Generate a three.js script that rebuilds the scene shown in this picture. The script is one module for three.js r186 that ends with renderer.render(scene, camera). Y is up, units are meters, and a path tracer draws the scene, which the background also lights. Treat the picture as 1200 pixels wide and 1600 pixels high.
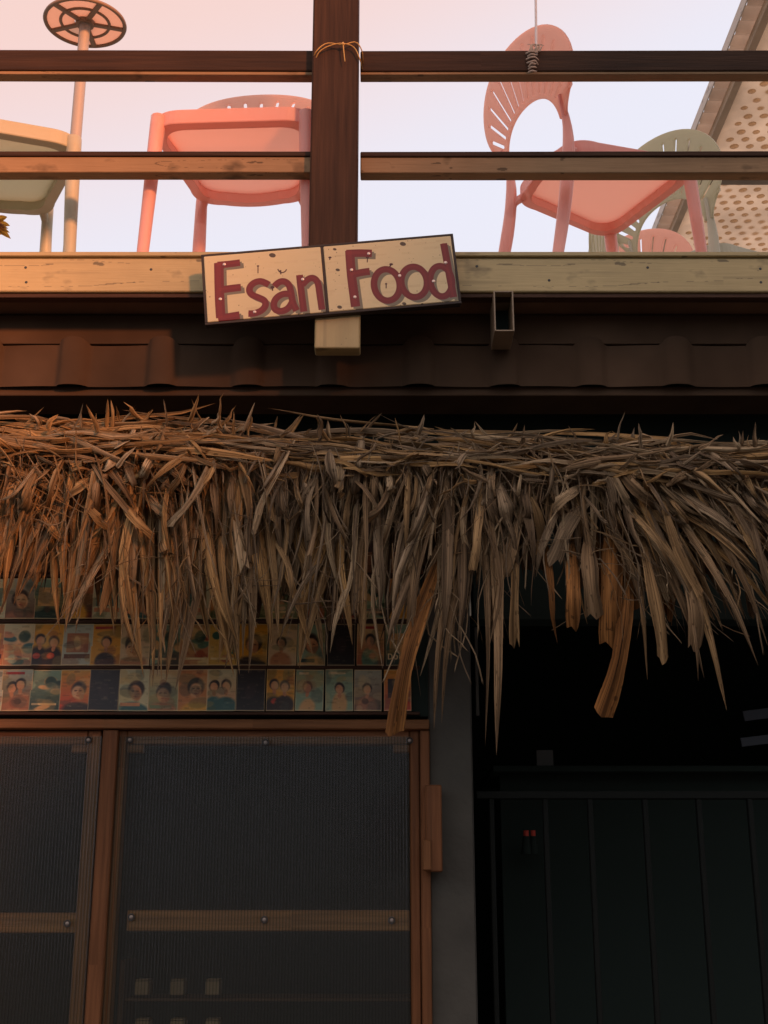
import * as THREE from 'three';
import { RoundedBoxGeometry } from 'three/addons/geometries/RoundedBoxGeometry.js';
import { mergeGeometries } from 'three/addons/utils/BufferGeometryUtils.js';

// ---------------------------------------------------------------- camera, sky, sun, exposure
const scene = new THREE.Scene();
const PITCH = Math.atan(0.3125), EYE = new THREE.Vector3(0, 1.6, 0);
const camera = new THREE.PerspectiveCamera(2 * Math.atan(0.4) * 180 / Math.PI, 0.75, 0.05, 200);
camera.position.copy(EYE);
camera.lookAt(0, 1.6 + Math.sin(PITCH), -Math.cos(PITCH));
scene.add(camera);

const SUN_DIR = new THREE.Vector3(0.52, 0.36, 0.78).normalize();
{ // late, slightly hazy sky: pale lavender low down, rose higher up, warm towards the low sun
  const W = 256, H = 128, d = new Float32Array(W * H * 4), v = new THREE.Vector3();
  const low = [0.84, 0.84, 0.95], rose = [0.94, 0.67, 0.62], top = [0.80, 0.64, 0.66];
  const mix = (a, b, t) => a.map((x, i) => x + (b[i] - x) * t), sm = (a, b, x) => { const t = Math.min(1, Math.max(0, (x - a) / (b - a))); return t * t * (3 - 2 * t); };
  for (let j = 0; j < H; j++) for (let i = 0; i < W; i++) {
    const el = ((j + 0.5) / H - 0.5) * Math.PI, az = ((i + 0.5) / W - 0.5) * 2 * Math.PI;
    v.set(Math.cos(el) * Math.cos(az), Math.sin(el), Math.cos(el) * Math.sin(az));
    const e = el * 180 / Math.PI + 40 * (-v.x) * 0.5;
    let c = mix(low, rose, sm(30, 43, e)); c = mix(c, top, sm(46, 85, e));
    const s = Math.max(0, v.dot(SUN_DIR)), g = Math.pow(s, 6);
    c = [c[0] + 0.25 * g, c[1] + 0.1 * g, c[2]];
    if (el < 0) c = mix(c, [0.25, 0.22, 0.2], sm(0, -12, el * 180 / Math.PI) );
    const o = (j * W + i) * 4; d[o] = c[0]; d[o + 1] = c[1]; d[o + 2] = c[2]; d[o + 3] = 1;
  }
  const t = new THREE.DataTexture(d, W, H, THREE.RGBAFormat, THREE.FloatType);
  t.mapping = THREE.EquirectangularReflectionMapping; t.magFilter = THREE.LinearFilter; t.needsUpdate = true;
  scene.background = t; scene.environment = t;
}
const sun = new THREE.DirectionalLight(new THREE.Color().setRGB(1, 0.34, 0.12), 4.9);
sun.position.copy(SUN_DIR).multiplyScalar(30); sun.target.position.set(0, 2.8, -3); scene.add(sun, sun.target);
sun.castShadow = true; sun.shadow.radius = 11;
Object.assign(sun.shadow.camera, { left: -8, right: 8, top: 8, bottom: -8, near: 1, far: 60 });
const renderer = new THREE.WebGLRenderer({ antialias: true });
renderer.toneMapping = THREE.LinearToneMapping; renderer.toneMappingExposure = 1.0;
renderer.shadowMap.enabled = true;

// ---------------------------------------------------------------- helpers
let seed = 7;
const rnd = () => { seed = (seed + 0x6d2b79f5) | 0; let t = Math.imul(seed ^ (seed >>> 15), 1 | seed); t = (t + Math.imul(t ^ (t >>> 7), 61 | t)) ^ t; return ((t ^ (t >>> 14)) >>> 0) / 4294967296; };
const rr = (a, b) => a + (b - a) * rnd(), gauss = () => (rnd() + rnd() + rnd() + rnd() - 2) * 0.86;
const V = (x, y, z) => new THREE.Vector3(x, y, z);
const FWD = V(0, Math.sin(PITCH), -Math.cos(PITCH)), UPV = V(0, Math.cos(PITCH), Math.sin(PITCH));
// where a point measured on the photograph (1200 x 1600) lies on the vertical plane at depth z
function P(px, py, z) {
  const r = FWD.clone().addScaledVector(V(1, 0, 0), (px - 600) / 2000).addScaledVector(UPV, (800 - py) / 2000);
  return EYE.clone().addScaledVector(r, z / r.z);
}
const used = new Map();
function numbered(n) { const k = used.get(n) ?? 0; used.set(n, k + 1); return k ? `${n}_${String(k).padStart(3, '0')}` : n; }
function shadows(o) { o.castShadow = o.receiveShadow = true; return o; }
function tag(o, label, category, group, kind) {
  if (label) o.userData.label = label; if (category) o.userData.category = category;
  if (group) o.userData.group = group; if (kind) o.userData.kind = kind; return o;
}
function thing(name, label, category, pos = [0, 0, 0], ry = 0, group) {
  const g = new THREE.Group(); g.name = numbered(name); g.position.set(...pos); g.rotation.y = ry; scene.add(g);
  return tag(g, label, category, group);
}
function part(name, geo, mat, parent) { const m = shadows(new THREE.Mesh(geo, mat)); m.name = name; parent.add(m); return m; }
// triplanar-like uv in metres, u along the longest side
function uvBox(g) {
  if (g.index) g = g.toNonIndexed();
  g.computeBoundingBox(); const s = g.boundingBox.getSize(V()), L = [s.x, s.y, s.z], ax = L.indexOf(Math.max(...L));
  const p = g.attributes.position, n = g.attributes.normal, uv = new Float32Array(p.count * 2), off = rnd() * 5, off2 = rnd() * 5;
  for (let i = 0; i < p.count; i++) {
    const q = [p.getX(i), p.getY(i), p.getZ(i)], nn = [Math.abs(n.getX(i)), Math.abs(n.getY(i)), Math.abs(n.getZ(i))];
    const na = nn.indexOf(Math.max(...nn)), rest = [0, 1, 2].filter((k) => k !== na);
    const u = rest.includes(ax) ? ax : rest[0], w = rest.find((k) => k !== u);
    uv[i * 2] = q[u] + off; uv[i * 2 + 1] = q[w] + off2;
  }
  g.setAttribute('uv', new THREE.BufferAttribute(uv, 2)); return g;
}
// box between two corners, with softened edges
function box(x0, x1, y0, y1, z0, z1, r = 0.003) {
  const w = Math.abs(x1 - x0), h = Math.abs(y1 - y0), d = Math.abs(z1 - z0), rad = Math.min(r, w / 3, h / 3, d / 3);
  const g = rad > 0.0004 ? new RoundedBoxGeometry(w, h, d, 1, rad) : new THREE.BoxGeometry(w, h, d);
  return uvBox(g.translate((x0 + x1) / 2, (y0 + y1) / 2, (z0 + z1) / 2));
}
// rectangle of photo pixels at depth z as a slab of thickness t going back
function slab(px0, py0, px1, py1, z, t, r = 0.003) { const a = P(px0, py0, z), b = P(px1, py0, z), c = P(px1, py1, z); return box(a.x, b.x, c.y, a.y, z - t, z, r); }
// a bar whose front face runs between two photo points at depth z, width w in metres
function bar(ax, ay, bx, by, z, w, t, r = 0.003) {
  const a = P(ax, ay, z), b = P(bx, by, z), L = a.distanceTo(b), g = uvBox(new RoundedBoxGeometry(L, w, t, 1, Math.min(r, w / 3, t / 3)));
  return g.rotateZ(Math.atan2(b.y - a.y, b.x - a.x)).translate((a.x + b.x) / 2, (a.y + b.y) / 2, z - t / 2);
}
function sweep(pts, radii, nseg = 12, nrad = 10, flat = 1, capped = true) {
  const c = new THREE.CatmullRomCurve3(pts.map((p) => Array.isArray(p) ? V(...p) : p)), f = c.computeFrenetFrames(nseg), pos = [], idx = [], uv = [];
  const rad = (t) => { const k = t * (radii.length - 1), i = Math.min(radii.length - 2, Math.floor(k)); return radii[i] + (radii[i + 1] - radii[i]) * (k - i); };
  for (let i = 0; i <= nseg; i++) {
    const q = c.getPointAt(i / nseg), r = rad(i / nseg);
    for (let j = 0; j <= nrad; j++) { const a = j / nrad * 2 * Math.PI, s = q.clone().addScaledVector(f.normals[i], Math.cos(a) * r).addScaledVector(f.binormals[i], Math.sin(a) * r * flat); pos.push(s.x, s.y, s.z); uv.push(i / nseg, j / nrad); }
  }
  for (let i = 0; i < nseg; i++) for (let j = 0; j < nrad; j++) { const a = i * (nrad + 1) + j, b = a + nrad + 1; idx.push(a, a + 1, b, b, a + 1, b + 1); }
  if (capped) for (const e of [0, nseg]) { const q = c.getPointAt(e / nseg), k = pos.length / 3, o = e * (nrad + 1); pos.push(q.x, q.y, q.z); uv.push(0, 0); for (let j = 0; j < nrad; j++) e ? idx.push(k, o + j, o + j + 1) : idx.push(k, o + j + 1, o + j); }
  const g = new THREE.BufferGeometry(); g.setAttribute('position', new THREE.Float32BufferAttribute(pos, 3)); g.setAttribute('uv', new THREE.Float32BufferAttribute(uv, 2)); g.setIndex(idx); g.computeVertexNormals(); return g;
}
const join = (list) => mergeGeometries(list.map((g) => { const h = g.index ? g.toNonIndexed() : g; for (const k of Object.keys(h.attributes)) if (!['position', 'normal', 'uv'].includes(k)) h.deleteAttribute(k); return h; }));

// ---------------------------------------------------------------- textures
function hash(x, y, s) { let h = Math.imul(x, 374761393) ^ Math.imul(y, 668265263) ^ Math.imul(s, 974634777); h = Math.imul(h ^ (h >>> 13), 1274126177); return ((h ^ (h >>> 16)) >>> 0) / 4294967296; }
function noise(x, y, per, s) {
  const xi = Math.floor(x), yi = Math.floor(y), f = (t) => t * t * (3 - 2 * t), u = f(x - xi), v = f(y - yi), m = (k) => ((k % per) + per) % per;
  const a = hash(m(xi), m(yi), s), b = hash(m(xi + 1), m(yi), s), c = hash(m(xi), m(yi + 1), s), e = hash(m(xi + 1), m(yi + 1), s);
  return a + (b - a) * u + (c - a) * v + (a - b - c + e) * u * v;
}
const fbm = (x, y, base, s, oct = 4) => { let t = 0, a = 0.5, f = base; for (let i = 0; i < oct; i++) { t += a * noise(x * f, y * f, f, s + i); a *= 0.5; f *= 2; } return t / (1 - Math.pow(0.5, oct)); };
function tex(w, h, fn, rep, color = true) {
  const d = new Uint8Array(w * h * 4);
  for (let y = 0; y < h; y++) for (let x = 0; x < w; x++) { const c = fn(x / w, y / h), o = (y * w + x) * 4; for (let k = 0; k < 3; k++) d[o + k] = Math.max(0, Math.min(255, (typeof c === 'number' ? c : c[k]) * 255)); d[o + 3] = 255; }
  const t = new THREE.DataTexture(d, w, h); t.wrapS = t.wrapT = THREE.RepeatWrapping; t.magFilter = THREE.LinearFilter; if (rep) t.repeat.set(...rep); if (color) t.colorSpace = THREE.SRGBColorSpace; t.needsUpdate = true; return t;
}
// grain along u; multiplies the material's colour
const grain = tex(512, 512, (x, y) => { const s = fbm(x, y + 0.02 * fbm(x, y, 4, 3), 4, 1, 3), l = noise(x * 6, (y + 0.015 * s) * 96, 96 * 6, 9), l2 = noise(x * 14, y * 210, 210 * 14, 12), v = 0.62 + 0.2 * s + 0.18 * l + 0.1 * l2; return [v, v * 0.97, v * 0.94]; }, [1.1, 1.7]);
const grainBump = tex(512, 512, (x, y) => 0.5 * noise(x * 8, y * 110, 880, 9) + 0.5 * noise(x * 20, y * 230, 4600, 10), [1.1, 1.7], false);
const worn = tex(512, 512, (x, y) => { const b = fbm(x, y, 3, 21), f = fbm(x, y, 24, 31), st = noise(x * 4, y * 60, 240, 41); let v = 0.8 + 0.16 * b + 0.08 * f - 0.06; if (f * 0.65 + b * 0.35 > 0.63) v -= 0.22 * (f * 0.65 + b * 0.35 - 0.63) * 8; v -= 0.1 * Math.max(0, st - 0.7) * 3; const ch = fbm(x, y * 2, 20, 91, 3), cr = Math.abs(noise(x * 3, (y + 0.01 * f) * 30, 90, 97) - 0.5); if (ch > 0.775) v *= 0.66; if (cr < 0.006 && b > 0.56) v *= 0.72; return [v, v * 0.985, v * 0.95]; }, [0.8, 1.3]);
const spots = tex(256, 256, (x, y) => 0.72 + 0.28 * fbm(x, y, 5, 51), [1.4, 1.4]);
const fine = tex(256, 256, (x, y) => fbm(x, y, 16, 61), [3, 3], false);
const fibre = tex(256, 512, (x, y) => { const a = noise(x * 26, y * 3, 78, 71), b = noise(x * 70, y * 5, 350, 72), c = fbm(x, y, 4, 73), e = noise(x * 120, y * 8, 960, 74); let v = 0.42 + 0.3 * a + 0.22 * b + 0.16 * e + 0.3 * (c - 0.5) * 2; if (b < 0.16) v *= 0.6; const sp = noise(x * 20, y * 50, 1000, 75); if (sp > 0.86) v *= 0.72; return [v, v * (0.95 + 0.05 * c), v * (0.88 + 0.1 * c)]; });
const fibreBump = tex(128, 128, (x, y) => 0.6 * noise(x * 22, y * 2, 44, 81) + 0.4 * noise(x * 50, y * 3, 150, 82), null, false);

const mat = (rgb, o = {}) => { const m = new THREE.MeshPhysicalMaterial({ roughness: 0.7, ...o }); m.color.setRGB(...rgb); return m; };
const M = {
  cream: mat([0.66, 0.54, 0.27], { map: worn, roughness: 0.55, bumpMap: grainBump, bumpScale: 0.0006 }),
  darkPaint: mat([0.060, 0.031, 0.016], { map: grain, roughness: 0.6, bumpMap: grainBump, specularIntensity: 0.35, bumpScale: 0.0008 }),
  railFace: mat([0.42, 0.28, 0.16], { map: worn, roughness: 0.65, bumpMap: grainBump, specularIntensity: 0.35, bumpScale: 0.0008 }),
  post: mat([0.075, 0.038, 0.02], { map: grain, roughness: 0.6, bumpMap: grainBump, specularIntensity: 0.35, bumpScale: 0.0008 }),
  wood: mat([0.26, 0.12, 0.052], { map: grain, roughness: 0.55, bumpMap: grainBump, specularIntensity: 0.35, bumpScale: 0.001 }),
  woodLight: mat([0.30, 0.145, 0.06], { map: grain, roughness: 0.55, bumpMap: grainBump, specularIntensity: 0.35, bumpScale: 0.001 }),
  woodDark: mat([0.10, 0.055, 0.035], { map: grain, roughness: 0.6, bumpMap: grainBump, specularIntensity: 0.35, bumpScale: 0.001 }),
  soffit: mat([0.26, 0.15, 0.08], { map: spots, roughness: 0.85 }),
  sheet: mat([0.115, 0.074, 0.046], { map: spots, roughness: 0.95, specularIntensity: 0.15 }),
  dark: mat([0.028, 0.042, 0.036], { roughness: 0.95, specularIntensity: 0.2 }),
  darkMetal: mat([0.05, 0.055, 0.05], { roughness: 0.5, metalness: 0.2 }),
  plaster: mat([0.105, 0.105, 0.085], { map: spots, roughness: 0.9, bumpMap: fine, bumpScale: 0.002 }),
  steel: mat([0.5, 0.48, 0.45], { roughness: 0.35, metalness: 0.9 }),
  rod: mat([0.75, 0.72, 0.7], { roughness: 0.45 }),
  ground: mat([0.10, 0.095, 0.09], { map: spots, roughness: 0.95 }),
  pink: mat([0.98, 0.58, 0.49], { roughness: 0.62, clearcoat: 0.25, clearcoatRoughness: 0.45, transmission: 0.45, thickness: 0 }),
  pinkThin: mat([1.0, 0.70, 0.59], { roughness: 0.95, transmission: 0.95, thickness: 0 }),
  sage: mat([0.58, 0.57, 0.42], { roughness: 0.5, transmission: 0.2, thickness: 0 }),
  sageThin: mat([0.72, 0.70, 0.54], { roughness: 0.95, transmission: 0.8, thickness: 0 }),
};

// ---------------------------------------------------------------- ground, street, unseen houses added to shade the shop front
const street = part('street', uvBox(new THREE.PlaneGeometry(40, 18).rotateX(-Math.PI / 2).translate(0, 0, 6.6)), M.ground, scene); tag(street, 'grey street in front of the stall', 'street', null, 'structure');
const pave = part('pavement', box(-20, 20, -0.02, 0.12, -2.4, -3.2), mat([0.3, 0.28, 0.26], { map: spots }), scene); tag(pave, 'raised concrete pavement along the shop front', 'pavement', null, 'structure');
{
  const TH = Math.atan2(SUN_DIR.x, SUN_DIR.z), g = thing('added_shade_house', 'added unseen gabled house behind the camera, shaped to cast the soft shadow edge', 'house', [0, 0, 0], TH);  // added, out of view: turned to the sun, roof slope sets the shadow edge
  const wallM = mat([0.30, 0.27, 0.24], { map: spots }), z0 = 8, z1 = 13, xl = 0.0, xr = 9.2, ye = 4.72, xp = 4.6, yp = 11.62;
  const s = new THREE.Shape([[xl, 0], [xr, 0], [xr, ye], [xp, yp], [xl, ye]].map((p) => new THREE.Vector2(...p)));
  part('wall', uvBox(new THREE.ExtrudeGeometry(s, { depth: z1 - z0, bevelEnabled: false }).translate(0, 0, z0)), wallM, g);
  const roofM = mat([0.22, 0.10, 0.07], { map: spots });
  for (const sd of [-1, 1]) {
    const k = (yp - ye) / (xp - xl), ex = sd < 0 ? xl - 0.1 : xr + 0.1, ey = ye - 0.1 * k, L = Math.hypot(xp - ex, yp - ey), rf = uvBox(new THREE.BoxGeometry(L, 0.08, z1 - z0 + 0.3));
    part('roof', rf.rotateZ(sd < 0 ? Math.atan(k) : -Math.atan(k)).translate((ex + xp) / 2 + sd * 0.035, (ey + yp) / 2 + 0.025, (z0 + z1) / 2), roofM, g);
  }
  for (let i = 0; i < 3; i++) { const wx = 1.6 + i * 2.4; const w = part('window', box(wx, wx + 1.1, 2.2, 3.6, z0 - 0.03, z0 + 0.05), M.woodDark, g); part('pane', box(wx + 0.08, wx + 1.02, 2.28, 3.52, z0 - 0.05, z0 - 0.035), mat([0.1, 0.12, 0.13], { roughness: 0.1 }), w); }
  const g2 = thing('added_row_house', 'added unseen row house behind the camera, darkening the lower shop front', 'house', [0, 0, 0]);  // added, out of view: blocks low sky light from the lower front
  part('wall', box(-14, 3.2, 0, 3.3, 7.4, 12), wallM, g2); part('roof', box(-14.3, 3.4, 3.3, 3.42, 6.9, 12.4), roofM, g2);
}

// ---------------------------------------------------------------- shop front: wall, interior
const ZF = -2.75, ZW = -3.1, DECK = P(600, 397, ZF).y;
function struct(name, geo, m, label) { return tag(part(numbered(name), geo, m, scene), label, 'wall', null, 'structure'); }
struct('plaster_pillar', slab(664, 620, 727, 1900, ZW - 0.01, 0.14, 0.004), M.plaster, 'grey plaster wall strip beside the wooden doors');
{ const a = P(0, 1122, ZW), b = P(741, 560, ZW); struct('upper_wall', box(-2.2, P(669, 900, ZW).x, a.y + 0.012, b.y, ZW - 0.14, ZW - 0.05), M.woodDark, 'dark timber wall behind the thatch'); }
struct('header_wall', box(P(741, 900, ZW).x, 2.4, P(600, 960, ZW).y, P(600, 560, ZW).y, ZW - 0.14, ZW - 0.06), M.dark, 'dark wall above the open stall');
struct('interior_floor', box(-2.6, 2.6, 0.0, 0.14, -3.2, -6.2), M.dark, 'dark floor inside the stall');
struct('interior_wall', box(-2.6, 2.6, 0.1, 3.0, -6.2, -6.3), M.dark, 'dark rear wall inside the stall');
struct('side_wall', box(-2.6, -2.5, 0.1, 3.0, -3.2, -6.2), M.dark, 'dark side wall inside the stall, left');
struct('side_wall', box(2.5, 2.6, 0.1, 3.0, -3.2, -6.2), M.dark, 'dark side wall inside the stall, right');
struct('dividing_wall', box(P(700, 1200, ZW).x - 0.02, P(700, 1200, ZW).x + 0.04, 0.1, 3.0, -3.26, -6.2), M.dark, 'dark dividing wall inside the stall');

// ---------------------------------------------------------------- upper terrace: deck edge, soffit, corrugated sheet, rails, post
{
  const deck = thing('terrace_deck', 'cream painted terrace edge board with dark underside above the thatch', 'terrace', [0, 0, 0]);
  const a = P(600, 403, ZF), b = P(600, 456, ZF);
  part('fascia_board', box(-2.6, 2.6, b.y, a.y, ZF - 0.03, ZF, 0.004), M.cream, deck);
  for (const [px, py] of [[40, 418], [41, 441], [236, 421], [745, 416], [858, 438], [1012, 418], [1188, 420], [1189, 441]]) { const c = P(px, py, ZF); part('nail', new THREE.SphereGeometry(0.0035, 8, 6).scale(1, 1, 0.3).translate(c.x, c.y, ZF), M.darkMetal, deck); }
  part('edge_strip', box(-2.6, 2.6, a.y + 0.002, DECK + 0.004, ZF - 0.06, ZF + 0.006, 0.003), M.cream, deck);
  part('drip_strip', box(-2.6, 2.6, b.y - 0.012, b.y - 0.001, ZF - 0.034, ZF - 0.006, 0.002), M.woodDark, deck);
  const paleDeck = mat([0.55, 0.48, 0.40], { map: worn, roughness: 0.8 });
  for (let i = 0; i < 16; i++) part('floor_plank', box(-2.6, 2.6, DECK - 0.03, DECK, ZF - 0.062 - i * 0.3 - 0.294, ZF - 0.062 - i * 0.3, 0.003), paleDeck, deck);
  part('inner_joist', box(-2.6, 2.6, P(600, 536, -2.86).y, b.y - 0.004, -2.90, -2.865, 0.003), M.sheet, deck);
  part('soffit', box(-2.6, 2.6, b.y + 0.002, b.y + 0.02, ZF - 0.62, ZF - 0.04, 0.002), M.soffit, deck);
  // wavy sheet closing the space under the deck
  const yt = P(600, 541, -2.87).y, yb = P(600, 606, -2.87).y, n = 520, pos = [], idx = [], uv = [], R = [-20, 116, 254, 388, 520, 655, 788, 922, 1056, 1190, 1320].map((x) => P(x, 560, -2.87).x);
  for (let i = 0; i <= n; i++) { const x = -2 + 4 * i / n; let h = 0; for (const r of R) { const d = Math.abs(x - r) / 0.036; if (d < 1) h = Math.max(h, Math.sqrt(1 - d * d)); } const up = 0.018 * h, z = -2.862 + 0.016 * h + 0.003 * Math.sin(x * 21); for (const [y, zz] of [[yt + up, z - 0.008], [yt + up - 0.0015, z - 0.001], [(yt + yb) / 2, z - 0.002], [yb, z]]) { pos.push(x, y, zz); uv.push(x, y); } }
  for (let i = 0; i < n; i++) for (let k = 0; k < 3; k++) { const q = i * 4 + k; idx.push(q, q + 1, q + 4, q + 4, q + 1, q + 5); }
  const g = new THREE.BufferGeometry(); g.setAttribute('position', new THREE.Float32BufferAttribute(pos, 3)); g.setAttribute('uv', new THREE.Float32BufferAttribute(uv, 2)); g.setIndex(idx); g.computeVertexNormals();
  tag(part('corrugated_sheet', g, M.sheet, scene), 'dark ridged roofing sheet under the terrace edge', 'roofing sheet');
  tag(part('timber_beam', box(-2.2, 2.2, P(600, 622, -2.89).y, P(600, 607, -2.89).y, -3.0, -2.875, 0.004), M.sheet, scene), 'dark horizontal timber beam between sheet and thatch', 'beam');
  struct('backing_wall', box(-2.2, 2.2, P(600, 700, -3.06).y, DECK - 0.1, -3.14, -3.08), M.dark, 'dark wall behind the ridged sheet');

  const rl = thing('terrace_railing', 'dark timber railing of two long rails along the terrace edge', 'railing', [0, 0, 0]);
  const ZR = ZF + 0.012;
  const yT0 = P(0, 76, ZR).y, yT1 = P(0, 113, ZR).y;
  part('top_rail', bar(-520, 92, 494, 94.5, ZR, yT0 - yT1 - 0.008, 0.036, 0.004), M.darkPaint, rl);
  part('top_rail', bar(563, 95, 1750, 93, ZR, yT0 - yT1 - 0.008, 0.036, 0.004), M.darkPaint, rl);
  for (const [x0, x1, yy, y2] of [[-520, 494, 111.5, 114.5], [563, 1750, 114, 112]]) part('rail_strip', bar(x0, yy, x1, y2, ZR - 0.004, 0.010, 0.032, 0.002), M.railFace, rl);
  for (const [x0, x1] of [[-520, 494], [563, 1750]]) {
    part('middle_rail', bar(x0, x0 < 0 ? 257 : 258, x1, x0 < 0 ? 257 : 257, ZR, 0.044, 0.036, 0.003), M.railFace, rl);
    part('rail_cap', bar(x0, x0 < 0 ? 239.5 : 240.5, x1, x0 < 0 ? 240 : 238.5, ZR + 0.004, 0.0145, 0.044, 0.003), M.darkPaint, rl);
  }
  const ps = thing('square_post', 'dark brown square timber post standing at the terrace edge behind the sign', 'post', [0, 0, 0]);
  part('shaft', slab(494.5, -260, 562.5, 403, ZF + 0.045, 0.09, 0.005), M.post, ps);
  part('post_foot', slab(493.5, 404, 563.5, 544, ZF + 0.05, 0.045, 0.004), M.cream, ps);
  // open steel tube under the edge board
  const A = P(771, 454, ZF + 0.02), B = P(804, 517, ZF + 0.02), t = 0.0035, st = thing('steel_tube', 'open ended rectangular steel tube poking out under the cream board', 'steel tube', [0, 0, 0]);
  const tm = mat([0.42, 0.32, 0.2], { roughness: 0.5, map: spots });
  part('tube_wall', join([box(A.x, A.x + t, B.y, A.y, ZF - 0.085, ZF + 0.02, 0.001), box(B.x - t, B.x, B.y, A.y, ZF - 0.085, ZF + 0.02, 0.001), box(A.x + t, B.x - t, A.y - t, A.y, ZF - 0.085, ZF + 0.019, 0.001), box(A.x + t, B.x - t, B.y, B.y + t, ZF - 0.085, ZF + 0.019, 0.001)]), tm, st);
  part('tube_end', box(A.x + t, B.x - t, B.y + t, A.y - t, ZF - 0.084, ZF - 0.078, 0), M.dark, st);
  // twine round the post at the top rail
  const tw = thing('twine', 'thin yellow twine knotted round the post at the top rail', 'twine'), tm2 = mat([0.62, 0.38, 0.12], { roughness: 0.8 });
  const zt = ZF + 0.052, q = (x, y, dz = 0) => P(x, y, zt + dz);
  part('loop', sweep([q(491, 104, -0.09), q(489, 100, -0.04), q(493, 82, 0), q(510, 68, 0.004), q(536, 70, 0.006), q(556, 66, 0.004), q(565, 78, 0), q(567, 96, -0.03), q(566, 110, -0.09)], [0.0016, 0.0016], 40, 6), tm2, tw);
  part('loop', sweep([q(489, 115, -0.09), q(491, 98, -0.02), q(500, 80, 0.002), q(520, 70, 0.006), q(537, 68, 0.008), q(553, 74, 0.005), q(562, 92, 0), q(567, 115, -0.06)], [0.0016, 0.0016], 40, 6), tm2, tw);
  part('loose_end', sweep([q(536, 66, 0.008), q(537, 78, 0.01), q(539, 96, 0.008)], [0.0016, 0.0012], 10, 6), tm2, tw);
  part('knot', new THREE.SphereGeometry(0.005, 10, 8).scale(1, 0.8, 0.8).translate(...q(536, 69, 0.009).toArray()), tm2, tw);
  // thin rod tied to the top rail
  const rd = thing('metal_rod', 'thin pale metal rod tied upright to the top rail', 'rod'), zr = ZR + 0.008;
  part('rod', sweep([P(835, -240, zr), P(836, -100, zr), P(838, 84, zr)], [0.0032, 0.0032], 8, 8), M.rod, rd);
  const tape = mat([0.62, 0.5, 0.38], { roughness: 0.55, map: spots });
  for (let k = 0; k < 7; k++) { const y = 84 + k * 5.2, c = P(832, y + rr(-2, 2), ZR + 0.004), w = 0.012 + rr(0, 0.007) - Math.abs(k - 2) * 0.001; part('tie_wrap', sweep([[c.x - w, c.y + rr(-0.004, 0.004), c.z + 0.001], [c.x - w * 0.3, c.y + rr(-0.003, 0.003), c.z + 0.009], [c.x + w * 0.4, c.y, c.z + 0.009], [c.x + w, c.y + rr(-0.006, 0.008), c.z + 0.001]], [0.0022, 0.0026, 0.0015], 10, 6), tape, rd); }
  for (let k = 0; k < 12; k++) { const c = P(828 + rr(-5, 14), 80, ZR); part('frayed_end', sweep([[c.x, c.y - 0.008, c.z + 0.01], [c.x + rr(-0.012, 0.012), c.y + 0.01, c.z + 0.012], [c.x + rr(-0.022, 0.024), c.y + rr(0.006, 0.02), c.z + 0.008]], [0.002, 0.0006], 8, 5), tape, rd); }
}

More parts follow.
